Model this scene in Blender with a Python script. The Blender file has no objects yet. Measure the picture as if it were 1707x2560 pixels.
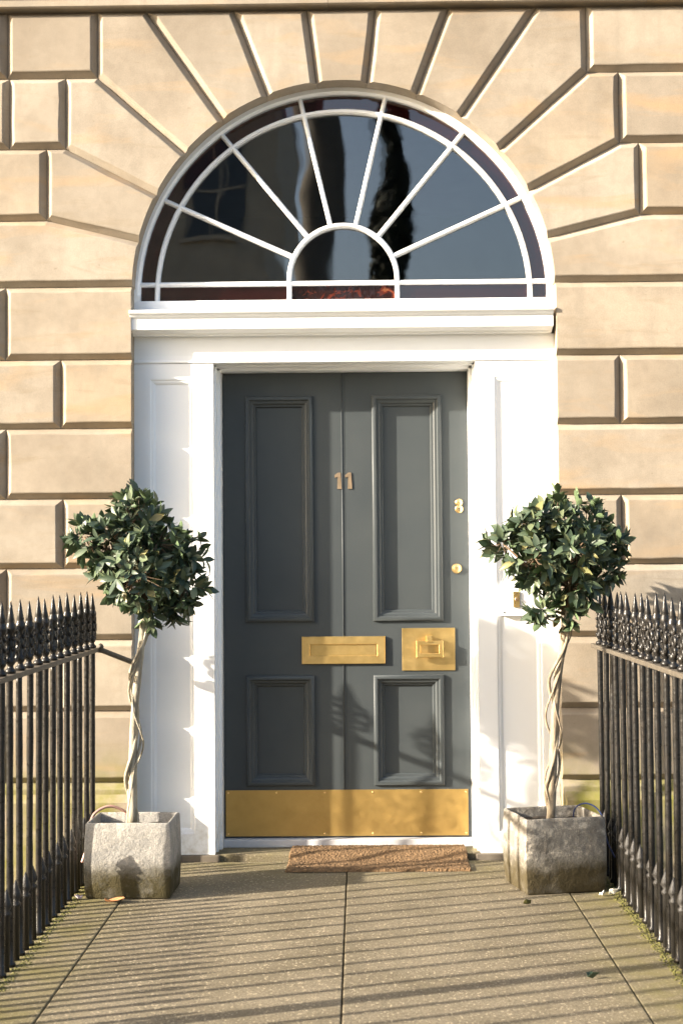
import bpy, bmesh, math, random
from math import sin, cos, pi, radians, tan, sqrt, atan2
from mathutils import Vector, Matrix, Euler

sc = bpy.context.scene
COL = sc.collection
random.seed(11)

# ------------------------------------------------------------------ camera
cd = bpy.data.cameras.new('camera')
cam = bpy.data.objects.new('camera', cd)
COL.objects.link(cam)
sc.camera = cam
cd.sensor_fit = 'VERTICAL'
cd.sensor_height = 36.0
cd.sensor_width = 24.0
cd.lens = 3500.0 / 2560.0 * 36.0
cd.clip_start = 0.05
cd.clip_end = 2000
cam.location = (0.06, -6.36, 1.345)
cam.rotation_euler = (Matrix.Rotation(radians(.68), 3, 'Z') @ Matrix.Rotation(pi/2 + radians(2.21), 3, 'X')
                      @ Matrix.Rotation(radians(-.45), 3, 'Z')).to_euler()
cd.dof.use_dof = True
cd.dof.focus_distance = 5.9
cd.dof.aperture_fstop = 3.5

# ------------------------------------------------------------------ light
SUN = Vector((1.0, .358, -.385)).normalized()          # direction the light travels
world = bpy.data.worlds.new("World")
sc.world = world
world.use_nodes = True
wn = world.node_tree
sky = wn.nodes.new('ShaderNodeTexSky')
sky.sky_type = 'NISHITA'
sky.sun_disc = False
sky.sun_elevation = math.asin(-SUN.z)
sky.sun_rotation = atan2(-SUN.x, -SUN.y)
sky.air_density = 1.0
sky.dust_density = 4.0
bg = wn.nodes['Background']
bg.inputs[1].default_value = .12
wn.links.new(sky.outputs[0], bg.inputs[0])
sl = bpy.data.lights.new('sun', 'SUN')
sl.energy = 5.0
sl.angle = radians(.8)
sl.color = (1.0, .885, .73)
so = bpy.data.objects.new('sun', sl)
so.rotation_euler = SUN.to_track_quat('-Z', 'Y').to_euler()
so.location = (-12, -5, 8)
COL.objects.link(so)
vs = sc.view_settings
vs.view_transform = 'Standard'
vs.look = 'None'
vs.gamma = 1.0
vs.use_curve_mapping = False
vs.exposure = 1.71
sc.cycles.use_denoising = True
sc.cycles.max_bounces = 10
sc.cycles.sample_clamp_indirect = 6.0
sc.cycles.caustics_reflective = False
sc.cycles.caustics_refractive = False

# ------------------------------------------------------------------ helpers
def mesh(name, V, F, mat=None, parent=None, smooth=False, loc=None):
    me = bpy.data.meshes.new(name)
    me.from_pydata([tuple(v) for v in V], [], F)
    bm = bmesh.new(); bm.from_mesh(me)
    bmesh.ops.recalc_face_normals(bm, faces=bm.faces)
    bm.to_mesh(me); bm.free()
    if smooth:
        me.polygons.foreach_set('use_smooth', [True] * len(me.polygons))
    if mat: me.materials.append(mat)
    return link(name, me, parent, loc)

def link(name, me, parent=None, loc=None, rot=None):
    o = bpy.data.objects.new(name, me)
    COL.objects.link(o)
    if parent is not None: o.parent = parent
    if loc is not None: o.location = loc
    if rot is not None: o.rotation_euler = rot
    return o

def tag(o, label=None, cat=None, group=None, kind=None):
    if label: o['label'] = label
    if cat: o['category'] = cat
    if group: o['group'] = group
    if kind: o['kind'] = kind
    return o

def empty(name, loc=(0, 0, 0), parent=None):
    o = bpy.data.objects.new(name, None)
    o.empty_display_size = .1
    COL.objects.link(o)
    o.location = loc
    if parent is not None: o.parent = parent
    return o

class G:
    """collects shapes into one mesh"""
    def __init__(s): s.V = []; s.F = []
    def add(s, V, F):
        b = len(s.V); s.V += [tuple(v) for v in V]; s.F += [tuple(i + b for i in f) for f in F]; return s
    def box(s, x0, x1, y0, y1, z0, z1, b=0.0):
        if b <= 0:
            V = [(x, y, z) for x in (x0, x1) for y in (y0, y1) for z in (z0, z1)]
            F = [(0, 1, 3, 2), (4, 6, 7, 5), (0, 4, 5, 1), (2, 3, 7, 6), (0, 2, 6, 4), (1, 5, 7, 3)]
            return s.add(V, F)
        bm = bmesh.new()
        bmesh.ops.create_cube(bm, size=1)
        for v in bm.verts:
            v.co = Vector(((x0 + x1)/2 + v.co.x*(x1 - x0), (y0 + y1)/2 + v.co.y*(y1 - y0), (z0 + z1)/2 + v.co.z*(z1 - z0)))
        bmesh.ops.bevel(bm, geom=bm.edges[:], offset=b, segments=2, affect='EDGES', profile=.6)
        bm.verts.index_update()
        V = [v.co.copy() for v in bm.verts]; F = [tuple(v.index for v in f.verts) for f in bm.faces]
        bm.free()
        return s.add(V, F)
    def lathe(s, prof, c=(0, 0, 0), n=10, axis='Z'):
        V = []; F = []
        for r, h in prof:
            for i in range(n):
                a = 2*pi*i/n
                p = (r*cos(a), r*sin(a), h) if axis == 'Z' else (r*cos(a), -h, r*sin(a))
                V.append((p[0] + c[0], p[1] + c[1], p[2] + c[2]))
        for k in range(len(prof) - 1):
            for i in range(n):
                j = (i + 1) % n
                F.append((k*n + i, k*n + j, (k + 1)*n + j, (k + 1)*n + i))
        F.append(tuple(range(n))); F.append(tuple((len(prof) - 1)*n + i for i in range(n)))
        return s.add(V, F)
    def tube(s, P, R, n=8, closed=False, cap=True):
        P = [Vector(p) for p in P]
        if not hasattr(R, '__len__'): R = [R]*len(P)
        V = []; F = []
        up = None
        m = len(P)
        for k, p in enumerate(P):
            if closed: d = P[(k + 1) % m] - P[k - 1]
            else: d = P[min(k + 1, m - 1)] - P[max(k - 1, 0)]
            d.normalize()
            if up is None:
                up = d.orthogonal().normalized()
            else:
                up = (up - d*up.dot(d))
                up = up.normalized() if up.length > 1e-6 else d.orthogonal().normalized()
            q = d.cross(up)
            for i in range(n):
                a = 2*pi*i/n
                V.append(p + (up*cos(a) + q*sin(a))*R[k])
        for k in range(m if closed else m - 1):
            k2 = (k + 1) % m
            for i in range(n):
                j = (i + 1) % n
                F.append((k*n + i, k*n + j, k2*n + j, k2*n + i))
        if cap and not closed:
            F.append(tuple(range(n))); F.append(tuple((m - 1)*n + i for i in range(n)))
        return s.add(V, F)
    def frame(s, x0, x1, z0, z1, y, prof):
        """moulding swept round a rectangle, mitred. prof: (inset, proud)"""
        V = []; F = []
        for u, h in prof:
            V += [(x0 + u, y - h, z0 + u), (x1 - u, y - h, z0 + u), (x1 - u, y - h, z1 - u), (x0 + u, y - h, z1 - u)]
        for k in range(len(prof) - 1):
            for i in range(4):
                j = (i + 1) % 4
                F.append((k*4 + i, k*4 + j, k*4 + 4 + j, k*4 + 4 + i))
        return s.add(V, F)
    def extr_x(s, prof, x0, x1):
        n = len(prof)
        V = [(x0, y, z) for y, z in prof] + [(x1, y, z) for y, z in prof]
        F = [(i, (i + 1) % n, n + (i + 1) % n, n + i) for i in range(n)] + [tuple(range(n)), tuple(range(n, 2*n))]
        return s.add(V, F)
    def poly_y(s, poly, y0, y1):
        """polygon in xz extruded from y0 (front) to y1"""
        n = len(poly)
        V = [(x, y0, z) for x, z in poly] + [(x, y1, z) for x, z in poly]
        F = [(i, (i + 1) % n, n + (i + 1) % n, n + i) for i in range(n)] + [tuple(range(n)), tuple(range(n, 2*n))]
        return s.add(V, F)
    def make(s, name, mat, parent=None, smooth=False, loc=None):
        return mesh(name, s.V, s.F, mat, parent, smooth, loc)

def smooth_by_angle(o, deg=40):
    me = o.data
    me.polygons.foreach_set('use_smooth', [True]*len(me.polygons))
    bm = bmesh.new(); bm.from_mesh(me)
    for e in bm.edges:
        if len(e.link_faces) == 2 and e.calc_face_angle(0) > radians(deg): e.smooth = False
    bm.to_mesh(me); bm.free()
    return o

# ------------------------------------------------------------------ materials
class Mat:
    def __init__(s, name):
        s.m = bpy.data.materials.new(name); s.m.use_nodes = True
        s.t = s.m.node_tree; s.b = s.t.nodes['Principled BSDF']; s.out = s.t.nodes['Material Output']
        s._pos = None
    def n(s, typ, **kw):
        nd = s.t.nodes.new('ShaderNode' + typ)
        for k, v in kw.items(): setattr(nd, k, v)
        return nd
    def l(s, a, b): s.t.links.new(a, b)
    def set(s, **kw):
        for k, v in kw.items():
            k = k.replace('_', ' ')
            i = s.b.inputs[k]
            if hasattr(v, 'node'): s.l(v, i)
            else: i.default_value = (*v, 1) if isinstance(v, tuple) and len(v) == 3 and k.endswith('Color') or (isinstance(v, tuple) and len(v) == 3 and k == 'Specular Tint') else v
        return s
    def pos(s, shuffle=True):
        """world position, shifted per object"""
        if s._pos is None:
            g = s.n('NewGeometry'); o = s.n('ObjectInfo')
            if shuffle:
                c = s.n('CombineXYZ')
                mu = s.n('Math', operation='MULTIPLY'); s.l(o.outputs['Random'], mu.inputs[0]); mu.inputs[1].default_value = 37.0
                for i in range(3): s.l(mu.outputs[0], c.inputs[i])
                a = s.n('VectorMath', operation='ADD'); s.l(g.outputs['Position'], a.inputs[0]); s.l(c.outputs[0], a.inputs[1])
                s._pos = a.outputs[0]
            else: s._pos = g.outputs['Position']
            s.rand = o.outputs['Random']; s.geo = g
        return s._pos
    def noise(s, scale, detail=3, rough=.55, vec=None, stretch=None, rot=None, dist=0.0):
        v = vec or s.pos()
        if stretch or rot:
            mp = s.n('Mapping'); s.l(v, mp.inputs[0])
            if rot: mp.inputs['Rotation'].default_value = rot
            if stretch: mp.inputs['Scale'].default_value = stretch
            v = mp.outputs[0]
        t = s.n('TexNoise'); s.l(v, t.inputs['Vector'])
        t.inputs['Scale'].default_value = scale; t.inputs['Detail'].default_value = detail
        t.inputs['Roughness'].default_value = rough; t.inputs['Distortion'].default_value = dist
        return t.outputs[0]
    def ramp(s, f, *stops):
        r = s.n('ValToRGB'); s.l(f, r.inputs[0])
        e = r.color_ramp.elements
        while len(e) < len(stops): e.new(.5)
        for el, (p, c) in zip(e, stops):
            el.position = p; el.color = (*c, 1) if isinstance(c, tuple) else (c, c, c, 1)
        return r.outputs[0]
    def mix(s, f, a, b, mode='MIX'):
        m = s.n('Mix', data_type='RGBA', blend_type=mode)
        for sock, v in ((m.inputs[0], f), (m.inputs[6], a), (m.inputs[7], b)):
            if hasattr(v, 'node'): s.l(v, sock)
            elif isinstance(v, tuple): sock.default_value = (*v, 1)
            else: sock.default_value = v
        return m.outputs[2]
    def math(s, op, a, b=None, clamp=False):
        m = s.n('Math', operation=op); m.use_clamp = clamp
        for sock, v in ((m.inputs[0], a), (m.inputs[1], b)):
            if v is None: continue
            if hasattr(v, 'node'): s.l(v, sock)
            else: sock.default_value = v
        return m.outputs[0]
    def band(s, lo, hi, axis=2):
        """1 below lo, 0 above hi of world height (smooth)"""
        s.pos()
        x = s.n('SeparateXYZ'); s.l(s.geo.outputs['Position'], x.inputs[0])
        m = s.n('MapRange'); m.interpolation_type = 'SMOOTHSTEP'
        s.l(x.outputs[axis], m.inputs[0])
        m.inputs[1].default_value = lo; m.inputs[2].default_value = hi; m.inputs[3].default_value = 1; m.inputs[4].default_value = 0
        return m.outputs[0]
    def bump(s, h, dist, strength=1.0, prev=None):
        b = s.n('Bump'); s.l(h, b.inputs['Height']); b.inputs['Distance'].default_value = dist; b.inputs['Strength'].default_value = strength
        if prev is not None: s.l(prev, b.inputs['Normal'])
        s.l(b.outputs[0], s.b.inputs['Normal'])
        return b.outputs[0]

def stone_mat(name='sandstone', moss=True, tint=1.0):
    M = Mat(name); M.pos()
    c = M.ramp(M.rand, (0, (.270*tint, .230*tint, .182*tint)), (.2, (.345*tint, .293*tint, .228*tint)), (.6, (.372*tint, .326*tint, .264*tint)), (.85, (.365*tint, .296*tint, .214*tint)), (1, (.315*tint, .275*tint, .222*tint)))
    st = M.ramp(M.noise(2.2, 4, .6), (.40, 0.0), (.68, .8))
    c = M.mix(st, c, (.225*tint, .187*tint, .142*tint))
    wv = M.ramp(M.noise(3.2, 5, .65, stretch=(4.0, 1.0, .45)), (.50, 0.0), (.74, .5))
    c = M.mix(wv, c, (.27*tint, .235*tint, .185*tint))
    bl = M.ramp(M.noise(24, 4, .65), (.32, .94), (.68, 1.05))
    c = M.mix(1.0, c, bl, 'MULTIPLY')
    # diagonal iron-stained bedding
    v = M.ramp(M.noise(1.6, 4, .55, stretch=(1.0, 1.0, 5.0), rot=(0, radians(38), 0), dist=.6), (.54, 0.0), (.74, .65))
    c = M.mix(v, c, (.405*tint, .275*tint, .150*tint))
    d = M.ramp(M.noise(2.6, 5, .65, stretch=(.8, 1, 4.5), rot=(0, radians(52), 0), dist=.8), (.56, 0.0), (.74, .6))
    c = M.mix(d, c, (.25*tint, .20*tint, .135*tint))
    sp = M.ramp(M.noise(42, 2, .5), (.73, 0.0), (.80, .5))
    c = M.mix(sp, c, (.20, .155, .10))
    gr = M.ramp(M.noise(330, 2, .6), (.25, .86), (.75, 1.12))
    c = M.mix(1.0, c, gr, 'MULTIPLY')
    if moss:
        z = M.band(.27, .60); n = M.ramp(M.noise(5, 5, .65), (.33, 0.0), (.62, 1.0))
        g = M.math('MULTIPLY', z, n)
        c = M.mix(g, c, (.185, .175, .045))
    M.set(Base_Color=c, Roughness=.85)
    M.b.inputs['Specular IOR Level'].default_value = .25
    b = M.bump(M.noise(6, 3, .5), .005, .4)
    b = M.bump(M.ramp(M.noise(70, 3, .6), (.22, 0.0), (.32, 1.0)), .0020, .35, b)
    M.bump(M.noise(260, 3, .6), .0009, .6, b)
    return M.m

STONE = stone_mat()
def simple(name, color, rough=.5, var=.12, scale=30, bump=.0006, metal=0.0, spec=.5, bscale=None):
    M = Mat(name); M.pos()
    n = M.noise(scale, 4, .6)
    c = M.mix(1.0, color, M.ramp(n, (.25, 1 - var), (.75, 1 + var)), 'MULTIPLY')
    M.set(Base_Color=c, Roughness=rough, Metallic=metal)
    M.b.inputs['Specular IOR Level'].default_value = spec
    if bump: M.bump(M.noise(bscale or scale*4, 3, .6), bump, .6)
    return M.m

def white_paint():
    M = Mat('white_gloss_paint'); M.pos()
    c = M.mix(M.ramp(M.noise(3.0, 5, .7), (.45, 0.0), (.8, .35)), (.87, .89, .905), (.80, .795, .775))
    dirt = M.math('MULTIPLY', M.band(.02, .30), M.ramp(M.noise(22, 5, .7), (.42, 0.0), (.7, .75)))
    c = M.mix(dirt, c, (.50, .47, .40))
    M.set(Base_Color=c, Roughness=.38)
    b = M.bump(M.noise(7, 4, .55), .002, .3)
    M.bump(M.noise(120, 3, .6), .0004, .4, b)
    return M.m
WHITE = white_paint()

def door_paint():
    M = Mat('slate_door_paint'); M.pos()
    c = M.mix(M.ramp(M.noise(4, 4, .6), (.35, 0.0), (.7, .6)), (.054, .0635, .0685), (.068, .077, .079))
    ch = M.ramp(M.noise(95, 3, .6), (.74, 0.0), (.78, .5))
    c = M.mix(ch, c, (.16, .165, .155))
    M.set(Base_Color=c, Roughness=M.ramp(M.noise(12, 4, .6), (.3, .30), (.7, .46)))
    M.b.inputs['Specular IOR Level'].default_value = .32
    b = M.bump(M.noise(6, 4, .6), .002, .3)
    M.bump(M.noise(160, 3, .6), .0005, .4, b)
    return M.m
SLATE = door_paint()

def brass(name, a, b2, rough, smudge):
    M = Mat(name); M.pos()
    n = M.noise(11, 5, .65)
    c = M.mix(M.ramp(n, (.38, 0.0), (.68, smudge)), a, b2)
    M.set(Base_Color=c, Metallic=.9, Roughness=M.ramp(M.noise(26, 4, .6), (.3, rough - .07), (.7, rough + .1)))
    M.bump(M.noise(180, 2, .6, stretch=(.15, 1, 1)), .0004, .35)
    return M.m
BRASS = brass('polished_brass', (.78, .55, .22), (.60, .40, .13), .36, .7)
KICK = brass('worn_brass_plate', (.58, .39, .135), (.50, .33, .107), .46, .6)
GOLD = brass('bright_brass', (.92, .66, .30), (.85, .58, .22), .28, .4)
COPPER = brass('tarnished_brass', (.40, .30, .20), (.32, .235, .155), .5, .6)

def iron():
    M = Mat('black_iron_paint'); M.pos()
    c = M.mix(M.ramp(M.noise(30, 4, .6), (.48, 0.0), (.75, .7)), (.012, .0115, .011), (.028, .0225, .018))
    M.set(Base_Color=c, Roughness=M.ramp(M.noise(70, 3, .6), (.35, .24), (.7, .46)))
    M.b.inputs['Specular IOR Level'].default_value = .36
    b = M.bump(M.noise(45, 3, .6), .004, .45)
    return M.m
IRON = iron()
RAIL = simple('dusty_iron_rail', (.085, .072, .055), .6, .35, 60, .003)
SOIL = simple('dark_soil', (.045, .035, .025), .95, .5, 60, .02)

def paving():
    M = Mat('worn_paving_stone'); M.pos()
    c = M.ramp(M.rand, (0, (.186, .157, .108)), (1, (.218, .183, .125)))
    c = M.mix(M.ramp(M.noise(2.6, 4, .6), (.38, 0.0), (.66, .75)), c, (.118, .098, .062))
    c = M.mix(1.0, c, M.ramp(M.noise(140, 3, .65), (.3, .55), (.7, 1.45)), 'MULTIPLY')
    sp = M.ramp(M.noise(105, 2, .5, stretch=(1, .6, 1)), (.60, 0.0), (.68, .85))
    c = M.mix(sp, c, (.42, .36, .25))
    dk = M.ramp(M.noise(120, 2, .5), (.68, 0.0), (.76, .7))
    c = M.mix(dk, c, (.10, .085, .06))
    # algae along both railing edges and under the wall
    x = M.n('SeparateXYZ'); M.l(M.geo.outputs['Position'], x.inputs[0])
    ax = M.math('ABSOLUTE', x.outputs[0])
    e = M.n('MapRange'); e.interpolation_type = 'SMOOTHSTEP'; M.l(ax, e.inputs[0]); e.inputs[1].default_value = .70; e.inputs[2].default_value = 1.12
    e2 = M.n('MapRange'); e2.interpolation_type = 'SMOOTHSTEP'; M.l(x.outputs[1], e2.inputs[0]); e2.inputs[1].default_value = -.7; e2.inputs[2].default_value = .1; e2.inputs[4].default_value = .6
    a = M.math('MAXIMUM', e.outputs[0], M.math('MULTIPLY', e2.outputs[0], 1.0))
    a = M.math('MULTIPLY', a, M.ramp(M.noise(7, 5, .7), (.34, .1), (.66, .95)))
    c = M.mix(a, c, (.155, .135, .048))
    gum = M.ramp(M.noise(13, 2, .4), (.70, 0.0), (.74, .45))
    c = M.mix(gum, c, (.10, .085, .06))
    M.set(Base_Color=c, Roughness=.82)
    M.b.inputs['Specular IOR Level'].default_value = .3
    b = M.bump(M.noise(120, 4, .65), .004, .7)
    M.bump(M.noise(3, 3, .5), .012, .35, b)
    return M.m
PAVE = paving()
MOSS = simple('moss', (.105, .10, .024), .95, .5, 40, .01)

def concrete(name, base, dark, light, low):
    M = Mat(name); M.pos()
    c = M.mix(M.ramp(M.noise(9, 6, .7), (.36, 0.0), (.66, 1.0)), base, dark)
    c = M.mix(M.ramp(M.noise(16, 6, .75, stretch=(1, 1, 1.4)), (.52, 0.0), (.66, .85)), c, light)
    c = M.mix(1.0, c, M.ramp(M.noise(190, 3, .65), (.3, .72), (.7, 1.22)), 'MULTIPLY')
    z = M.math('ADD', M.band(.07, .18), M.math('MULTIPLY', M.math('SUBTRACT', M.noise(11, 5, .65), .5), 1.5), True)
    z = M.math('MULTIPLY', z, M.band(.115, .19))
    c = M.mix(z, c, low)
    M.set(Base_Color=c, Roughness=.88)
    M.b.inputs['Specular IOR Level'].default_value = .25
    b = M.bump(M.noise(26, 5, .65), .012, .6)
    M.bump(M.noise(210, 3, .6), .002, .6, b)
    return M.m
CONC_L = concrete('pale_cast_concrete', (.36, .345, .315), (.25, .245, .232), (.45, .425, .375), (.055, .046, .020))
CONC_R = concrete('weathered_cast_concrete', (.27, .255, .225), (.115, .105, .09), (.50, .46, .385), (.060, .048, .024))

def leafmat():
    M = Mat('bay_leaf'); M.pos()
    isl = M.geo.outputs['Random Per Island']
    r = M.math('FRACT', M.math('ADD', M.rand, isl))
    c = M.ramp(r, (0, (.030, .050, .033)), (.4, (.054, .082, .050)), (.75, (.085, .115, .066)), (.95, (.13, .155, .085)), (1, (.19, .17, .06)))
    c = M.mix(M.geo.outputs['Backfacing'], c, (.115, .165, .085))
    M.set(Base_Color=c, Roughness=.42)
    M.b.inputs['Specular IOR Level'].default_value = .38
    M.b.inputs['Subsurface Weight'].default_value = 0.0
    M.bump(M.noise(60, 2, .5), .002, .4)
    return M.m
LEAF = leafmat()
def barkmat(name, a, b2):
    M = Mat(name); M.pos()
    c = M.mix(M.ramp(M.noise(38, 5, .7, stretch=(1, 1, .25)), (.36, 0.0), (.66, 1.0)), a, b2)
    M.set(Base_Color=c, Roughness=.8)
    b = M.bump(M.noise(60, 4, .7, stretch=(1, 1, .3)), .008, .7)
    return M.m
BARK = barkmat('pale_bark', (.46, .42, .33), (.19, .165, .12))
BARK2 = barkmat('brown_bark', (.38, .315, .225), (.12, .095, .065))
TWIG = simple('twig', (.13, .085, .05), .8, .3, 60, .002)

def glass(name, tint, wav=1.0, marble=False):
    M = Mat(name); M.pos()
    col = tint
    if marble:
        col = M.ramp(M.noise(9, 4, .6, dist=1.5), (.42, (.10, .02, .012)), (.55, (.75, .22, .07)), (.70, (.9, .45, .16)))
        em = None
    M.set(Base_Color=col, Roughness=.0, IOR=1.9)
    M.b.inputs['Transmission Weight'].default_value = 1.0
    M.bump(M.noise(1.9, 1.5, .45), .0021*wav, 1.0)
    return M.m
GLASS = glass('old_window_glass', (.93, .95, .93))
RUBY = glass('ruby_glass', (.17, .03, .026), 1.3)
RUBY.node_tree.nodes['Principled BSDF'].inputs['Transmission Weight'].default_value = .93
AMBER_M = Mat('marbled_red_glass'); AMBER_M.pos()
AMBER_M.set(Base_Color=AMBER_M.ramp(AMBER_M.noise(11, 4, .6, dist=1.8), (.54, (.016, .006, .005)), (.64, (.10, .018, .008)), (.76, (.34, .15, .07))), Roughness=.08)
AMBER_M.bump(AMBER_M.noise(14, 3, .5), .002, .6)
AMBER = AMBER_M.m
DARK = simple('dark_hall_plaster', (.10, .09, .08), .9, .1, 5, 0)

# ------------------------------------------------------------------ ground, path
ground = tag(mesh('ground', [(-400, -400, -.16), (400, -400, -.16), (400, -4.75, -.16), (-400, -4.75, -.16)], [(0, 1, 2, 3)],
             simple('grey_street_stone', (.20, .185, .16), .9, .25, 3, .004)), kind='structure')
g = G()
g.box(-400, 400, -4.75, .5, -2.6, -2.45)                       # floor of the sunken areas beside the path
tag(g.make('basement_yard', simple('basement_flagstone', (.16, .15, .12), .9, .3, 4, .004)), kind='structure')
g = G(); g.box(-8, -1.26, -4.9, -4.75, -2.45, -.1); g.box(1.26, 8, -4.9, -4.75, -2.45, -.1)
tag(g.make('retaining_wall', STONE), kind='structure')
path = G(); path.box(-1.24, 1.24, -4.90, .20, -.50, -.11)
path = tag(path.make('path', PAVE), kind='structure')
XS = [-1.255, -.912, -.002, .912, 1.255]
def slab(x0, x1, y0, y1, dz=0):
    gg = G(); gg.box(x0 + .0025, x1 - .0025, y0 + .0025, y1 - .0025, -.105, dz, .004)
    o = gg.make('paving_slab', PAVE, path); return o
for i in range(4):
    slab(XS[i], XS[i + 1], -2.62, .085, [0, -.001, .001, -.001][i])
    slab(XS[i], XS[i + 1], -4.90, -2.62, [-.001, .001, 0, 0][i])

# ------------------------------------------------------------------ house front
house = tag(empty('town_house', (0, 0, 0)),
            'honey sandstone Georgian house front with arched doorway and number 11 door', 'house')
RG, ZC = .968, 2.612                 # arch of the opening
JZ = [3.920, 3.612, 3.281, 2.948, 2.638, 2.302, 1.985, 1.662, 1.344, 1.018, .695, .372, .045, -.28, -.60]
CH, GD = .0265, .033                  # width and depth of the V joints
JAMB = .972

def stone_block(poly, ins, name='stone_block', depth=.16, parent=house):
    """poly: xz points (ccw seen from the front), ins: chamfer per edge i -> i+1"""
    gap = .0006
    n = len(poly)
    P = [Vector(p) for p in poly]
    area = sum(P[i].x*P[(i + 1) % n].y - P[(i + 1) % n].x*P[i].y for i in range(n))
    if area < 0: P.reverse(); ins = [ins[(n - 2 - i) % n] for i in range(n)]
    jit = random.uniform(-.0012, .0012)
    P2 = []; I2 = []
    for i in range(n):
        a, b = P[i], P[(i + 1) % n]
        m = max(1, int((b - a).length/.11)) if ins[i] > 0 else 1
        for k in range(m):
            P2.append(a + (b - a)*(k/m)); I2.append(ins[i])
    P, ins, n = P2, I2, len(P2)
    wob = [(random.gauss(0, .0011), random.gauss(0, .0011)) for _ in range(n)]
    def offs(k):
        out = []
        L = []
        for i in range(n):
            a, b = P[i], P[(i + 1) % n]
            d = (b - a).normalized(); nrm = Vector((-d.y, d.x))
            L.append((a + nrm*(k*ins[i] + (gap if ins[i] > 0 else 0)), d))
        for i in range(n):
            (p, d), (q, e) = L[i - 1], L[i]
            cr = d.x*e.y - d.y*e.x
            if abs(cr) < 1e-5: out.append(q.copy())
            else:
                t = ((q - p).x*e.y - (q - p).y*e.x)/cr
                out.append(p + d*t)
        return out
    V = []; F = []
    for k, y in ((0, depth), (0, GD), (.82, .0075), (.95, .0018), (1.12, 0.0)):
        w = 1.0 if k > .5 else 0.0
        V += [(q.x + w*wob[i][0]*(ins[i] > 0 and ins[i - 1] > 0), y + jit*(1 if y < .02 else 0), q.y + w*wob[i][1]*(ins[i] > 0 and ins[i - 1] > 0)) for i, q in enumerate(offs(k))]
    for r in range(4):
        for i in range(n):
            j = (i + 1) % n
            F.append((r*n + i, r*n + j, r*n + n + j, r*n + n + i))
    F.append(tuple(4*n + i for i in range(n)))
    # split the front n-gon of curved stones cleanly
    return mesh(name, V, F, STONE, parent)

def rect_block(x0, x1, z0, z1, free=''):
    """free: edges without chamfer (l, r)"""
    stone_block([(x0, z0), (x1, z0), (x1, z1), (x0, z1)],
                [CH, 0 if 'r' in free else CH, CH, 0 if 'l' in free else CH])

def run(xs, z0, z1, first_free=None):
    for i in range(len(xs) - 1):
        a, b = sorted((xs[i], xs[i + 1]))
        fr = ''
        if i == 0 and first_free: fr = first_free
        rect_block(a, b, z0, z1, fr)

def arcpts(a0, a1, r=RG, zc=ZC, n=5):
    return [(r*cos(a0 + (a1 - a0)*k/n), zc + r*sin(a0 + (a1 - a0)*k/n)) for k in range(n + 1)]

ANG = [radians(180/13*k) for k in range(7)]
def radial_x(a, z): return (z - ZC)/tan(a)
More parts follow.
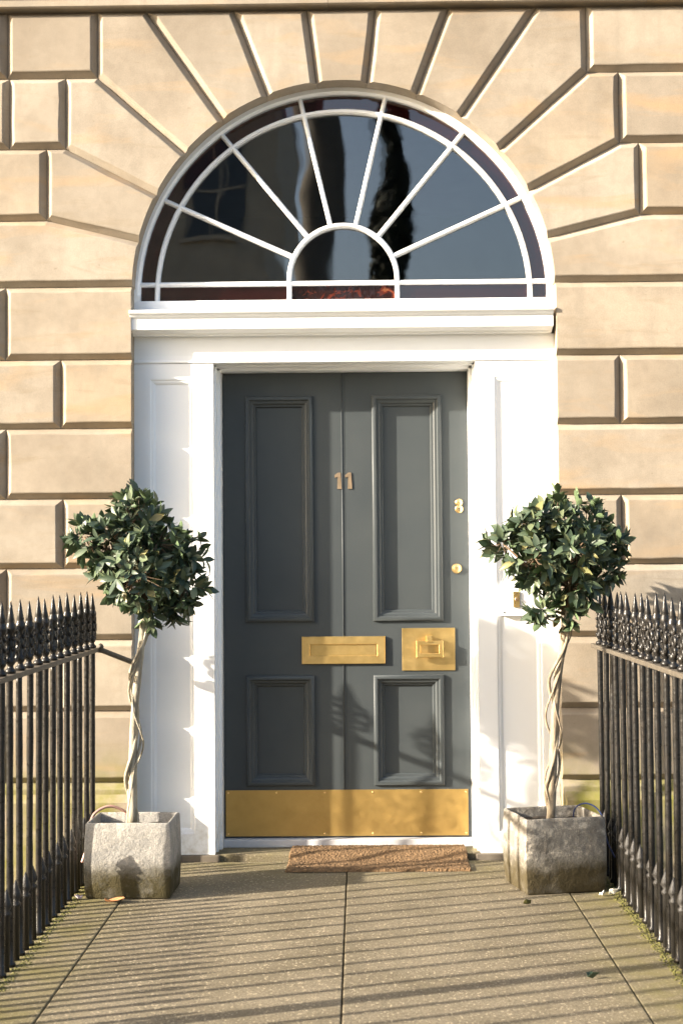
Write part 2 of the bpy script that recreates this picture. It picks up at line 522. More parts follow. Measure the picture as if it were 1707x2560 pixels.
# joints of the courses: left and right stones start where the arch stones end
outer = {}
for k, zi in ((1, 3), (2, 2), (3, 1)):
    outer[zi] = radial_x(ANG[k], JZ[zi])
for sgn in (-1, 1):
    def S(pts): return [(x*sgn, z) for x, z in pts]
    ff = 'r' if sgn < 0 else 'l'
    # springer course (JZ4..JZ3): one long stone each side, arched inner end
    xo = outer[3] + .02
    far = {-1: 2.25, 1: 2.05}[sgn]
    a_start = math.asin(max(0, (JZ[4] - ZC)/RG))
    arc = arcpts(a_start, ANG[1])
    stone_block(S([(far, JZ[4])] + [] + arc[:1] + arc[1:] + [(outer[3], JZ[3]), (far, JZ[3])]),
                [CH] + [0]*5 + [CH, CH, CH])
    run([x*sgn for x in (far, 3.1, 4.1)], JZ[4], JZ[3])
    # two stepped arch stones
    for k, zi in ((1, 3), (2, 2)):
        arc = arcpts(ANG[k], ANG[k + 1])
        xv = outer[zi]
        top = outer[zi - 1]
        pts = arc + [(top, JZ[zi - 1]), (xv, JZ[zi - 1]), (xv, JZ[zi])]
        stone_block(S(pts), [0]*5 + [CH]*4)
        nx = {(-1, 3): (2.2, 3.1, 4.1), (1, 3): (2.3, 3.2, 4.1), (-1, 2): (1.535, 2.4, 3.3, 4.1), (1, 2): (2.1, 3.0, 4.1)}[(sgn, zi)]
        run([x*sgn for x in (xv,) + nx], JZ[zi], JZ[zi - 1])
    # tall stone beside course 1 and the three upper arch stones
    arc = arcpts(ANG[3], ANG[4]); xv = outer[1]
    x4 = radial_x(ANG[4], JZ[0])
    stone_block(S(arc + [(x4, JZ[0]), (xv, JZ[0]), (xv, JZ[1])]), [0]*5 + [CH]*4)
    nx = (1.545, 2.4, 3.3, 4.1) if sgn < 0 else (2.0, 2.9, 4.1)
    run([x*sgn for x in (xv,) + nx], JZ[1], JZ[0])
    for k in (4, 5):
        arc = arcpts(ANG[k], ANG[k + 1])
        stone_block(S(arc + [(radial_x(ANG[k + 1], JZ[0]), JZ[0]), (radial_x(ANG[k], JZ[0]), JZ[0])]), [0]*5 + [CH]*3)
    # jamb courses below the springing
    VL = {4: (1.552, 2.4, 3.3, 4.1), 5: (1.298, 2.0, 2.9, 4.1), 6: (1.55, 2.4, 3.3, 4.1), 7: (1.288, 2.1, 3.0, 4.1), 8: (1.547, 2.4, 3.3, 4.1),
          9: (1.30, 2.1, 3.0, 4.1), 10: (1.55, 2.4, 3.3, 4.1)}
    VR = {4: (2.0, 2.9, 4.1), 5: (1.259, 2.2, 3.0, 4.1), 6: (2.0, 2.9, 4.1), 7: (1.259, 2.2, 3.1, 4.1), 8: (1.95, 2.8, 4.1),
          9: (1.255, 2.2, 3.1, 4.1), 10: (1.95, 2.9, 4.1)}
    for c in range(4, 11):
        xs = (JAMB,) + (VL if sgn < 0 else VR)[c]
        run([x*sgn for x in xs], JZ[c + 1], JZ[c], ff)
    for c in range(11, 14):
        xs = (JAMB,) + ((1.7, 2.6, 4.1), (1.35, 2.2, 3.1, 4.1))[c % 2]
        run([x*sgn for x in xs], JZ[c + 1], JZ[c], ff)
# keystone
arc = arcpts(ANG[6], pi - ANG[6])
xk = radial_x(ANG[6], JZ[0])
stone_block(arc + [(-xk, JZ[0]), (xk, JZ[0])], [0]*5 + [CH]*3)

# wall behind the facing stones, and everything above and below
g = G()
for s in (-1, 1):
    a, b = sorted((s*1.0, s*4.1))
    g.box(a, b, .155, .60, -2.45, 3.95)
    a, b = sorted((s*.975, s*4.1))
    g.box(a, b, .02, .154, -2.45, -.601)
ap = arcpts(0, pi, 1.0, ZC, 24)
g.poly_y([(1.0, 3.95)] + ap + [(-1.0, 3.95)], .157, .60)
g.box(-.999, .999, .21, .60, -2.45, -.02)
g.box(-4.1, 4.1, .03, .60, 4.125, 6.2)
g.make('wall', STONE, house)
# moulded string course over the arch
prof = [(.03, 3.921), (-.030, 3.921), (-.036, 3.927), (-.036, 3.955), (-.050, 3.975), (-.052, 4.06), (-.03, 4.085), (.03, 4.12)]
for a, b in ((-4.1, -2.75), (-2.75, -1.62), (-1.62, -.06), (-.06, 1.40), (1.40, 2.5), (2.5, 4.1)):
    g = G(); g.extr_x(prof, a + .0008, b - .0008); g.make('string_course', STONE, house)
g = G(); g.box(-4.1, 4.1, .031, .06, 3.9205, 4.124); g.make('string_course_backing', STONE, house)
# low plinth with weathered top, both sides
for s in (-1, 1):
    a, b = sorted((s*.985, s*4.1))
    g = G(); g.extr_x([(.02, .342), (-.004, .318), (-.030, .288), (-.030, -.26), (.02, -.26)], a, b)
    g.make('plinth', STONE, house)
# dark hall behind
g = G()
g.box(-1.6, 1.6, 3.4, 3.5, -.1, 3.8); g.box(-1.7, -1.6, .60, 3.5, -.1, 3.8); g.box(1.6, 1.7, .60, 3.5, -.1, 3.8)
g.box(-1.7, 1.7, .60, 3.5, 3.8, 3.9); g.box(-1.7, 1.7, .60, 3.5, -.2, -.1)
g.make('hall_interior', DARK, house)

# ------------------------------------------------------------------ fanlight
FY = .100
g = G()
# outer frame: moulded arch band + bottom rail
def band(g, r0, r1, zc, y0, y1, a0=0, a1=pi, n=48):
    V = []; F = []
    for k in range(n + 1):
        a = a0 + (a1 - a0)*k/n
        for r, y in ((r1, y1), (r1, y0), (r0 + .012, y0), (r0, y0 + .014), (r0, y1)):
            V.append((r*cos(a), y, zc + r*sin(a)))
    for k in range(n):
        for i in range(5):
            j = (i + 1) % 5
            F.append((k*5 + i, k*5 + j, k*5 + 5 + j, k*5 + 5 + i))
    F.append(tuple(range(5))); F.append(tuple(n*5 + i for i in range(5)))
    g.add(V, F)
ZF = 2.605
band(g, .945, 1.0, ZF, FY, .17)
g.box(-1.0, 1.0, FY, .17, 2.520, 2.584, .003)
for s in (-1, 1):
    a, b = sorted((s*.945, s*1.0)); g.box(a, b, FY + .0005, .169, 2.58, 2.607)
fan = g.make('fanlight', WHITE, house)
smooth_by_angle(fan, 35)
tag(fan, 'white semicircular fanlight with radiating bars above the door')
ZB = 2.664
SPK = [radians(a) for a in (24.2, 50.4, 76.6, 103.0, 129.4, 155.6)]
def ray_hit(a, R, zc=ZF, c=(0, 2.683)):
    """distance along a ray from the hub to a circle"""
    dx, dz = cos(a), sin(a); oz = c[1] - zc
    b = oz*dz; cc = oz*oz - R*R
    return -b + sqrt(b*b - cc)
HUB = (0, 2.683)
def hp(a, r): return (HUB[0] + r*cos(a), HUB[1] + r*sin(a))
def barprof(w, d0, d1): return [(-w/2, d1), (-w/2, d0 + .008), (-w/5, d0), (w/5, d0), (w/2, d0 + .008), (w/2, d1)]
def sweep_bar(P, w, y0, y1, name='glazing_bar'):
    """flat moulded bar following xz points"""
    pr = barprof(w, y0, y1); m = len(pr); V = []; F = []
    for k, p in enumerate(P):
        a = Vector(P[max(k - 1, 0)]); b = Vector(P[min(k + 1, len(P) - 1)])
        d = (b - a).normalized(); q = Vector((-d.y, d.x))
        for u, y in pr: V.append((p[0] + q.x*u, y, p[1] + q.y*u))
    for k in range(len(P) - 1):
        for i in range(m):
            j = (i + 1) % m
            F.append((k*m + i, k*m + j, k*m + m + j, k*m + m + i))
    F.append(tuple(range(m))); F.append(tuple((len(P) - 1)*m + i for i in range(m)))
    o = mesh(name, V, F, WHITE, fan)
    return smooth_by_angle(o, 50)
BY0, BY1 = .108, .150
for a in SPK:
    sweep_bar([hp(a, .245), hp(a, ray_hit(a, .95))], .021, BY0 + .001, BY1)
R2 = .868
sweep_bar([(R2, 2.58)] + arcpts(0, pi, R2, ZF, 48) + [(-R2, 2.58)], .021, BY0, BY1)
sweep_bar([(.251, 2.58)] + arcpts(0, pi, .251, 2.683, 28) + [(-.251, 2.58)], .022, BY0 - .001, BY1)
sweep_bar([(-.95, ZB), (.95, ZB)], .020, BY0 + .002, BY1)
# panes
GY = .136
def pane(poly, mat, name='pane'):
    cx = sum(p[0] for p in poly)/len(poly); cz = sum(p[1] for p in poly)/len(poly)
    tx, tz = random.gauss(0, .0022), random.gauss(0, .0018)
    n = len(poly)
    V = [(x, GY + (x - cx)*tx + (z - cz)*tz, z) for x, z in poly] + [(x, GY + .003 + (x - cx)*tx + (z - cz)*tz, z) for x, z in poly]
    F = [tuple(range(n)), tuple(range(n, 2*n))] + [(i, (i + 1) % n, n + (i + 1) % n, n + i) for i in range(n)]
    return mesh(name, V, F, mat, fan)
E_ = [radians(-1.4)] + SPK + [radians(181.4)]
for k in range(7):
    a0, a1 = E_[k], E_[k + 1]
    A = [a0 + (a1 - a0)*i/10 for i in range(11)]
    pane([hp(a, .251) for a in A] + [hp(a, ray_hit(a, R2)) for a in reversed(A)], GLASS)
    pane([hp(a, ray_hit(a, R2 + .001)) for a in A] + [hp(a, ray_hit(a, .955)) for a in reversed(A)], RUBY, 'stained_pane')
pane([(.25, ZB)] + arcpts(0, pi, .25, 2.683, 16) + [(-.25, ZB)], GLASS)
for s in (-1, 1):
    q = lambda a, b: sorted((s*a, s*b))
    a, b = q(.252, R2 - .002); pane([(a, 2.575), (b, 2.575), (b, ZB - .002), (a, ZB - .002)], RUBY, 'stained_pane')
    a, b = q(R2, .952); pane([(a, 2.575), (b, 2.575), (b, ZB - .002), (a, ZB - .002)], RUBY, 'stained_pane')
pane([(-.249, 2.575), (.249, 2.575), (.249, ZB - .002), (-.249, ZB - .002)], AMBER, 'stained_pane')['label'] = 'marbled red and amber pane at the foot of the fanlight'

# ------------------------------------------------------------------ door surround
PY = .095
DY = .288
g = G()
g.box(-.985, .985, PY + .004, .21, 2.2895, 2.4145)                      # frieze
surround = tag(g.make('door_surround', WHITE, house), 'white painted timber door surround with panelled pilasters')
g = G()
g.extr_x([(.20, 2.415), (.060, 2.4140), (.056, 2.422), (.030, 2.432), (.012, 2.4335), (.010, 2.437), (.010, 2.4845), (.004, 2.489), (.000, 2.492), (-.004, 2.500),
          (-.012, 2.505), (-.014, 2.508), (-.014, 2.5215), (.02, 2.5255), (.11, 2.5275), (.20, 2.5275)], -.978, .9575)
g.make('cornice', WHITE, surround)
g = G(); g.extr_x([(PY + .0045, 2.331), (PY + .0045, 2.2905), (PY - .004, 2.2905), (PY - .006, 2.296), (PY + .002, 2.305)], -.984, .984)
g.make('frieze_bead', WHITE, surround)
PILPROF = [(0, 0), (.007, -.0005), (.010, -.0035), (.013, -.005), (.019, -.0055), (.026, -.009), (.030, -.0125), (.034, -.0130), (.044, -.0132)]
for s in (-1, 1):
    x0, x1 = sorted((s*.606, s*.986))
    zt, zb = 2.288, .030
    pxi, pxo = (.686, .905) if s > 0 else (.689, .905)
    a, b = sorted((s*pxi, s*pxo))
    pzt, pzb = 2.222, .118
    g = G()
    g.box(x0, a, PY, .30, zb, zt); g.box(b, x1, PY, .30, zb, zt)
    g.box(a, b, PY, .30, zb, pzb); g.box(a, b, PY, .30, pzt, zt)
    g.frame(a, b, pzb, pzt, PY, PILPROF)
    g.box(a, b, PY + .0131, .28, pzb, pzt)
    pil = g.make('pilaster', WHITE, surround)
    g = G()
    xa, xb = sorted((s*.585, s*.992))
    g.box(xa, xb, PY - .012, .31, -.1, .029, .005)
    g.make('pilaster_base', stone_mat('mossy_base_stone_%s' % ('a' if s < 0 else 'b'), False, .5), surround)
# door lining inside the pilasters
g = G()
for s in (-1, 1):
    a, b = sorted((s*.583, s*.6055)); g.box(a, b, .205, .34, .03, 2.285, .002)
    a, b = sorted((s*.597, s*.6057)); g.box(a, b, .150, .2045, .03, 2.2885)
g.box(-.6053, .6053, .205, .34, 2.2685, 2.2885, .002)
g.box(-.6053, .6053, .150, .2045, 2.2800, 2.2888)
g.make('door_lining', WHITE, surround)
g = G(); g.box(-.583, .583, .245, .36, .030, .066, .004)
g.make('threshold', simple('pale_threshold_paint', (.55, .55, .56), .45, .12, 20, .0006), surround)
g = G(); g.box(-.605, .605, .100, .36, -.05, .0295, .006)
g.make('door_step', PAVE, surround)

# ------------------------------------------------------------------ door
DZ0, DZ1 = .071, 2.2665
PAN = [(-.474, -.153, 1.083, 2.156), (.128, .458, 1.083, 2.156), (-.475, -.153, .311, .829), (.126, .457, .311, .829)]
BW = .058
g = G()
def leaf(x0, x1, pans):
    px0 = pans[0][0] + .03; px1 = pans[0][1] - .03
    B = lambda a, b, c, d: g.box(a, b, DY, DY + .045, c, d)
    B(x0, px0, DZ0, DZ1); B(px1, x1, DZ0, DZ1)
    zs = [DZ0, pans[1][2] + .03, pans[1][3] - .03, pans[0][2] + .03, pans[0][3] - .03, DZ1]
    for k in (0, 2, 4): B(px0, px1, zs[k], zs[k + 1])
leaf(-.580, -.0008, [PAN[0], PAN[2]])
leaf(.0008, .580, [PAN[1], PAN[3]])
door = tag(g.make('door', SLATE, house), 'dark slate grey panelled double-leaf front door with brass fittings and number 11')
g = G(); g.tube([(-.014, DY - .001, DZ0 + .2), (-.0145, DY - .001, DZ1)], .0028, 8); g.box(-.0012, .0012, DY + .002, DY + .03, DZ0, DZ1)
o = g.make('meeting_bead', SLATE, door, True)
BOL = [(0, -.002), (0, .009), (.003, .014), (.010, .017), (.018, .016), (.0225, .011), (.0235, .006), (.030, .005), (.036, .001), (.040, -.004), (.0405, -.008), (.048, -.010), (.053, -.017), (.0535, -.022)]
for x0, x1, z0, z1 in PAN:
    g = G(); g.frame(x0, x1, z0, z1, DY, BOL); o = g.make('panel_moulding', SLATE, door); smooth_by_angle(o, 38)
    g = G(); g.box(x0 + .02, x1 - .02, DY + .020, DY + .034, z0 + .02, z1 - .02); g.make('panel', SLATE, door)
# kick plate with screws
g = G(); g.box(-.574, .566, DY - .004, DY - .0003, .075, .291, .0008); g.make('kick_plate', KICK, door)
SCR = bpy.data.meshes.new('screw')
def screw_mesh():
    gg = G(); gg.lathe([(.0045, 0), (.0045, .0012), (.003, .002)], (0, 0, 0), 8, 'Y'); o = gg.make('screw', GOLD, door); return o
scr = screw_mesh(); scr.location = (-.562, DY - .004, .279)
for x, z in [(-.335, .279), (-.108, .279), (.118, .279), (.345, .279), (.555, .279), (-.562, .087), (-.108, .087), (.118, .087), (.345, .087), (.555, .087)]:
    link('screw', scr.data, door, (x, DY - .004, z))
# letter plate
g = G()
lx0, lx1, lz0, lz1 = -.211, .182, .883, 1.012
g.frame(lx0, lx1, lz0, lz1, DY, [(0, 0), (0, .012), (.002, .014), (.036, .014), (.038, .012), (.040, .004), (.046, .004)])
g.make('letter_plate', BRASS, door)
g = G(); g.box(lx0 + .043, lx1 - .043, DY - .0075, DY - .001, lz0 + .0345, lz1 - .0345, .001); g.make('letter_flap', BRASS, door)
# knocker
g = G(); g.box(.262, .512, DY - .006, DY - .0003, .849, 1.049, .0012); g.make('knocker_plate', BRASS, door)
g = G()
g.frame(.328, .454, .912, .990, DY - .036, [(0, -.010), (0, .004), (.002, .006), (.018, .006), (.020, .004), (.020, -.010)])
g.frame(.328, .454, .912, .990, DY - .036, [(0, -.010), (.020, -.010)])
o = g.make('knocker_ring', BRASS, door)
g = G(); g.box(.376, .404, DY - .046, DY - .006, .984, 1.013, .003); g.make('knocker_lug', BRASS, door)
# locks
g = G(); g.lathe([(.018, 0), (.018, .004), (.015, .007)], (.538, DY, 1.642), 20, 'Y'); smooth_by_angle(g.make('keyhole_cover', GOLD, door), 50)
g = G(); g.lathe([(.019, 0), (.019, .003), (.016, .005)], (.538, DY, 1.611), 20, 'Y'); smooth_by_angle(g.make('keyhole_plate', GOLD, door), 50)
BLACK = simple('keyhole_black', (.005, .005, .005), .8, 0, 5, 0)
g = G(); g.lathe([(.0035, 0), (.0035, .0008)], (.538, DY - .0052, 1.613), 8, 'Y'); g.box(.5365, .5395, DY - .006, DY - .0052, 1.602, 1.612); g.make('keyhole', BLACK, door)
g = G(); g.lathe([(.024, 0), (.024, .004), (.021, .008), (.0165, .009), (.0160, .013), (.013, .0145)], (.524, DY, 1.329), 24, 'Y'); smooth_by_angle(g.make('cylinder_lock', GOLD, door), 40)
g = G(); g.box(.5228, .5252, DY - .0155, DY - .0146, 1.323, 1.334); g.make('lock_slot', BLACK, door)
# numerals 1 1
def numeral(x):
    z = 1.711; h = .078
    pts = [(.011, 0), (.032, 0), (.027, h), (.014, h), (-.002, h - .012), (.000, h - .025), (.0125, h - .019)]
    pts = [(x + a, z + b) for a, b in pts]
    g = G(); g.poly_y(pts, DY - .0045, DY - .0003); return g.make('numeral', COPPER, door)
numeral(-.049); numeral(.001)
# bell on the right pilaster
bell = tag(empty('doorbell', (0, 0, 0), house), 'white bell box with brass push on the right pilaster')
g = G(); g.box(.712, .918, PY - .014, PY + .022, 1.110, 1.250, .004); g.make('bell_plate', WHITE, bell)
g = G(); g.box(.766, .796, PY - .022, PY - .0143, 1.150, 1.222, .002); g.make('push_plate', GOLD, bell)
g = G(); g.lathe([(.009, 0), (.009, .004), (.006, .007)], (.781, PY - .022, 1.187), 14, 'Y'); g.make('push_button', COPPER, bell)
g = G(); g.lathe([(.004, 0), (.004, .0015)], (.726, PY - .014, 1.126), 8, 'Y'); g.make('screw', IRON, bell)

# ------------------------------------------------------------------ railings
BX = 1.128; PITCH = .1325; ZR = .978
def finial_mesh():
    g = G()
    g.lathe([(.014, .0), (.019, .006), (.019, .014), (.011, .020), (.010, .028), (.0155, .036), (.017, .044), (.013, .054), (.009, .060), (.0095, .090),
             (.012, .100), (.0095, .110), (.0095, .135), (.0165, .146), (.0185, .158), (.016, .170), (.0125, .176), (.014, .180), (.0095, .205), (.005, .234), (.0008, .252)], n=10)
    for s in (-1, 1):
        for cz, cy, ry, rz, tl in ((.062, .021, .014, .020, .5), (.098, .026, .015, .020, .2), (.135, .020, .012, .018, -.5)):
            P = []
            for k in range(11):
                a = 2*pi*k/11
                u, w = ry*cos(a), rz*sin(a)
                P.append((.004*s, s*(cy + u*cos(tl) + w*sin(tl)*.6), cz + w*cos(tl) - u*sin(tl)))
            g.tube(P, .0078, 5, closed=True)
        g.lathe([(.0, -.008), (.007, -.005), (.009, 0), (.007, .005), (.0, .008)], (0, s*.036, .118), 6)
    for s in (-1, 1):
        for z in (.05, .085, .12):
            g.lathe([(.0, -.008), (.006, -.005), (.008, 0), (.006, .005), (.0, .008)], (s*.011, 0, z), 6)
    o = g.make('finial', IRON, None, True)
    me = o.data; bpy.data.objects.remove(o); return me
FIN = finial_mesh()
def bar_mesh(k):
    rr = random.Random(k); g = G()
    prof = [(.019, 0), (.018, .012), (.0124, .018)]
    z = .018
    while z < ZR - .05:
        z += rr.uniform(.05, .11); prof.append((.0120 + rr.uniform(-.0007, .0011), min(z, ZR - .012)))
    prof.append((.0124, ZR + .002))
    g.lathe(prof, n=10)
    o = g.make('baluster', IRON, None, True); me = o.data; bpy.data.objects.remove(o); return me
BARS = [bar_mesh(k) for k in range(4)]
g = G(); g.lathe([(.0135, 0), (.0130, .18), (.0180, .187), (.0180, .195), (.011, .202), (.021, .218), (.017, .233), (.009, .254), (.0008, .275)], n=8)
IRON_DULL = simple('dull_black_iron', (.014, .0125, .011), .5, .4, 50, .004)
o = g.make('dog_bar', IRON_DULL, None, True); DOG = o.data; bpy.data.objects.remove(o)
STD = G(); STD.lathe([(.045, 0), (.045, .05), (.034, .06), (.034, .90), (.034, .92), (.034, .97), (.02, .98), (.03, 1.02), (.042, 1.08), (.03, 1.15), (.014, 1.2), (.03, 1.24), (.012, 1.33), (.001, 1.40)], n=12)
o = STD.make('added_shadow_post', IRON, None, True); ADDED_POST_ME = o.data; bpy.data.objects.remove(o)
def railing(sgn, y0, label):
    root = tag(empty('iron_railing', (sgn*BX, y0, 0)), label, 'railing', 'iron railings either side of the path')
    g = G(); g.box(-.024, .024, -4.75, .03 - y0*.0 + (-y0 if sgn > 0 else .02), ZR - .009, ZR + .009, .003)
    g.make('top_rail', RAIL, root)
    n = 36
    for k in range(n):
        y = -k*PITCH + (random.uniform(-.010, .010) if k > 2 else 0)
        if sgn < 0 and k in (17, 30):  # unseen thick posts, added to cast a dark band across the paving
            link('added_shadow_post', ADDED_POST_ME, root, (0, y, 0)); continue
        link('baluster', BARS[k % 4], root, (random.uniform(-.002, .002), y, 0), (random.gauss(0, .003), random.gauss(0, .003), random.uniform(0, 6)))
        f = link('finial', FIN, root, (0, y, ZR + .008), (random.gauss(0, .014), random.gauss(0, .012), random.gauss(0, .12)))
        f.scale = (1, 1, random.uniform(.96, 1.04))
        link('dog_bar', DOG, root, (random.uniform(-.002, .002), y - PITCH/2 + random.uniform(-.01, .01), 0), (random.gauss(0, .01), random.gauss(0, .01), random.uniform(0, 6)))
    return root
rl = railing(-1, -.119, 'black iron railing left of the path, with spear finials and a stay to the wall')
rr_ = railing(1, -.110, 'glossy black iron railing right of the path, beside the darker concrete planter')
# stay from the left railing to the house
g = G(); g.tube([(.02, .035, ZR), (.036, .046, ZR - .003), (.162, .117, ZR - .062)], .012, 8)
g.lathe([(.0, -.004), (.013, 0), (.015, .012), (.009, .022), (.0, .026)], (.030, .040, ZR + .004), 8)
g.make('wall_stay', RAIL, rl, True)
# moss tufts along the railing feet
for s, nm in ((-1, 'moss clinging along the foot of the left railing'), (1, 'moss clinging along the foot of the right railing')):
    g = G(); rr = random.Random(5 + s)
    for k in range(1500):
        y = rr.uniform(-3.0, -.05); x = s*(1.098 + abs(rr.gauss(0, .012))*(1 if rr.random() < .5 else -1.0))
        r = rr.uniform(.0015, .0065)
        g.lathe([(r, -.001), (r*.85, r*.2), (r*.3, r*.35)], (x, y, .0), 6)
    tag(g.make('moss', MOSS, None, True), nm, 'moss', kind='stuff')

# ------------------------------------------------------------------ planters
def planter(loc, rz, mat, w, d, h, label):
    root = tag(empty('planter', loc), label, 'planter', 'square concrete planters by the door')
    root.rotation_euler.z = rz
    bm = bmesh.new()
    bmesh.ops.create_cube(bm, size=1)
    for v in bm.verts:
        v.co = Vector((v.co.x*w, v.co.y*d, (v.co.z + .5)*h))
    bm.faces.ensure_lookup_table()
    top = max(bm.faces, key=lambda f: f.calc_center_median().z)
    r = bmesh.ops.inset_region(bm, faces=[top], thickness=.018)
    r = bmesh.ops.extrude_face_region(bm, geom=[top])
    bmesh.ops.delete(bm, geom=[top], context='FACES')
    for v in [e for e in r['geom'] if isinstance(e, bmesh.types.BMVert)]: v.co.z -= .09
    bmesh.ops.bevel(bm, geom=[e for e in bm.edges], offset=.007, segments=2, affect='EDGES', profile=.55)
    bmesh.ops.subdivide_edges(bm, edges=[e for e in bm.edges if e.calc_length() > .1], cuts=7, use_grid_fill=True)
    rn = random.Random(int(loc[0]*100))
    from mathutils import noise
    for v in bm.verts:
        n = noise.noise_vector(v.co*9 + Vector((loc[0]*7, 0, 0)))
        v.co += n*.0022
        f = sin(max(0, min(1, v.co.z/h))*pi)
        v.co.x *= 1 + .04*f; v.co.y *= 1 + .035*f
        v.co.z = max(v.co.z, 0)
    bmesh.ops.recalc_face_normals(bm, faces=bm.faces)
    me = bpy.data.meshes.new('pot'); bm.to_mesh(me); bm.free()
    me.materials.append(mat)
    smooth_by_angle(link('pot', me, root), 30)
    g = G(); n = 10; V = []; F = []
    for i in range(n + 1):
        for j in range(n + 1):
            V.append(((i/n - .5)*(w - .05), (j/n - .5)*(d - .05), h - .045 + rn.uniform(-.008, .010)))
    for i in range(n):
        for j in range(n):
            a = i*(n + 1) + j; F.append((a, a + n + 1, a + n + 2, a + 1))
    g.add(V, F); g.make('soil', SOIL, root, True)
    return root
PLX, PLY = -.884, -.497
planter((PLX, PLY, .001), radians(-1.5), CONC_L, .345, .265, .305, 'pale mottled concrete planter beside the left railing')
PRX, PRY = .868, -.428
planter((PRX, PRY, .001), radians(12), CONC_R, .338, .30, .305, 'dark weathered concrete planter beside the right railing')

# ------------------------------------------------------------------ bay trees
def leaf_meshes():
    out = []
    for q, (fold, curl, wid) in enumerate(((.25, .10, .40), (.35, .22, .36), (.15, -.08, .44), (.45, .30, .38))):
        prof = [(0, .02), (.12, .16), (.32, .40), (.52, .50), (.72, .40), (.88, .20), (1.0, .0)]
        V = []; F = []
        for t, w in prof:
            w *= wid
            zc = -curl*t*t
            V += [(-w, t, zc + fold*w), (0, t, zc), (w, t, zc + fold*w)]
        for k in range(len(prof) - 1):
            a = k*3
            F += [(a, a + 1, a + 4, a + 3), (a + 1, a + 2, a + 5, a + 4)]
        me = bpy.data.meshes.new('leaf')
        me.from_pydata(V, [], F); me.materials.append(LEAF)
        me.polygons.foreach_set('use_smooth', [True]*len(me.polygons))
        out.append((me, V, F))
    return out
LEAVES = leaf_meshes()

def bay_tree(base, top, lobes, seed, bark, label, twist, camdir):
    rn = random.Random(seed)
    root = tag(empty('bay_tree', base), label, 'tree', 'standard bay trees in the planters')
    B = Vector(base)
    T = Vector(top) - B
    # trunk, slightly sinuous, with stems wound round it
    def axis(t):
        return Vector((T.x*t + .010*sin(t*5 + seed), T.y*t + .006*sin(t*4), T.z*t))
    g = G(); P = [axis(i/18*1.10) for i in range(19)]
    g.tube(P, [.0185 - .0045*(i/18) + rn.uniform(-.0012, .0012) for i in range(19)], 10)
    g.make('trunk', bark, root, True)
    for q, (ph, r, rad, turns) in enumerate(twist):
        g = G(); P = []; n = 40
        for i in range(n + 1):
            t = i/n*1.05
            a = ph + turns*2*pi*t
            rr = rad*(1 + .5*sin(t*9 + ph)) * (.75 + .5*sin(pi*min(t, 1)))
            P.append(axis(t) + Vector((cos(a)*rr, sin(a)*rr, rn.uniform(-.002, .002))))
        g.tube(P, [r*(1 - .35*i/n) for i in range(n + 1)], 7)
        g.make('twisting_stem', bark, root, True)
    # twigs and leaf rosettes
    tips = []
    C = sum((Vector(l[:3])*l[3]**3 for l in lobes), Vector())/sum(l[3]**3 for l in lobes) - B
    fork = axis(1.05)
    tg = G()
    for x, y, z, r in lobes:
        L = Vector((x, y, z)) - B
        m = (fork + L)/2 + Vector((rn.uniform(-.02, .02), rn.uniform(-.02, .02), rn.uniform(-.02, .02)))
        tg.tube([fork, m, L], [.008, .006, .004], 5)
        n = int(8 + 2800*r*r)
        for k in range(n):
            d = Vector((rn.gauss(0, 1), rn.gauss(0, 1), rn.gauss(0, 1))).normalized()
            rad = r*(.55 + .5*rn.random()**.5)*(1.2 if rn.random() < .10 else 1)
            p = L + d*rad
            # drop tips buried in other lobes
            bur = 0
            for x2, y2, z2, r2 in lobes:
                if (Vector((x2, y2, z2)) - B - p).length < r2*.55: bur += 1
            if bur > 0: continue
            out = (d + (p - C).normalized()*.5 + Vector((0, 0, .25))).normalized()
            tips.append((p, out))
            tg.tube([L + d*r*.25, p - out*.02, p], [.0024, .0016, .0012], 4, cap=False)
    tg.make('twigs', TWIG, root, True)['kind'] = 'stuff'
    leaves = []
    for p, out in tips:
        q0 = rn.uniform(0, 6.3)
        for k in range(rn.randint(5, 7)):
            a = q0 + k*2.4
            spread = rn.uniform(.45, 1.15)
            side = out.orthogonal().normalized(); side = (Matrix.Rotation(a, 3, out) @ side)
            dirv = (out*cos(spread) + side*sin(spread)).normalized()
            up = (out - dirv*out.dot(dirv)).normalized()
            xax = dirv.cross(up).normalized()
            Mx = Matrix((xax, dirv, up)).transposed()
            Mx = Mx @ Matrix.Rotation(rn.gauss(0, .35), 3, 'Y')
            s = rn.triangular(.034, .088, .062)
            pos = p - out*rn.uniform(0, .022)
            leaves.append((pos, Mx, s, rn.randrange(4)))
    # the leaves nearest the street are pieces of their own
    vw = Vector(camdir).normalized()
    leaves.sort(key=lambda l: (l[0] - C).dot(vw), reverse=True)
    near = leaves[:300]; rest = leaves[300:]
    for pos, Mx, s, k in near:
        o = link('leaf', LEAVES[k][0], root)
        o.matrix_local = Matrix.Translation(pos) @ (Mx.to_4x4() @ Matrix.Diagonal((s, s, s, 1)))
    V = []; F = []
    for pos, Mx, s, k in rest:
        b = len(V)
        V += [tuple(pos + Mx @ (Vector(v)*s)) for v in LEAVES[k][1]]
        F += [tuple(i + b for i in f) for f in LEAVES[k][2]]
    me = bpy.data.meshes.new('foliage'); me.from_pydata(V, [], F); me.materials.append(LEAF)
    me.polygons.foreach_set('use_smooth', [True]*len(me.polygons))
    link('foliage', me, root)['kind'] = 'stuff'
    return root

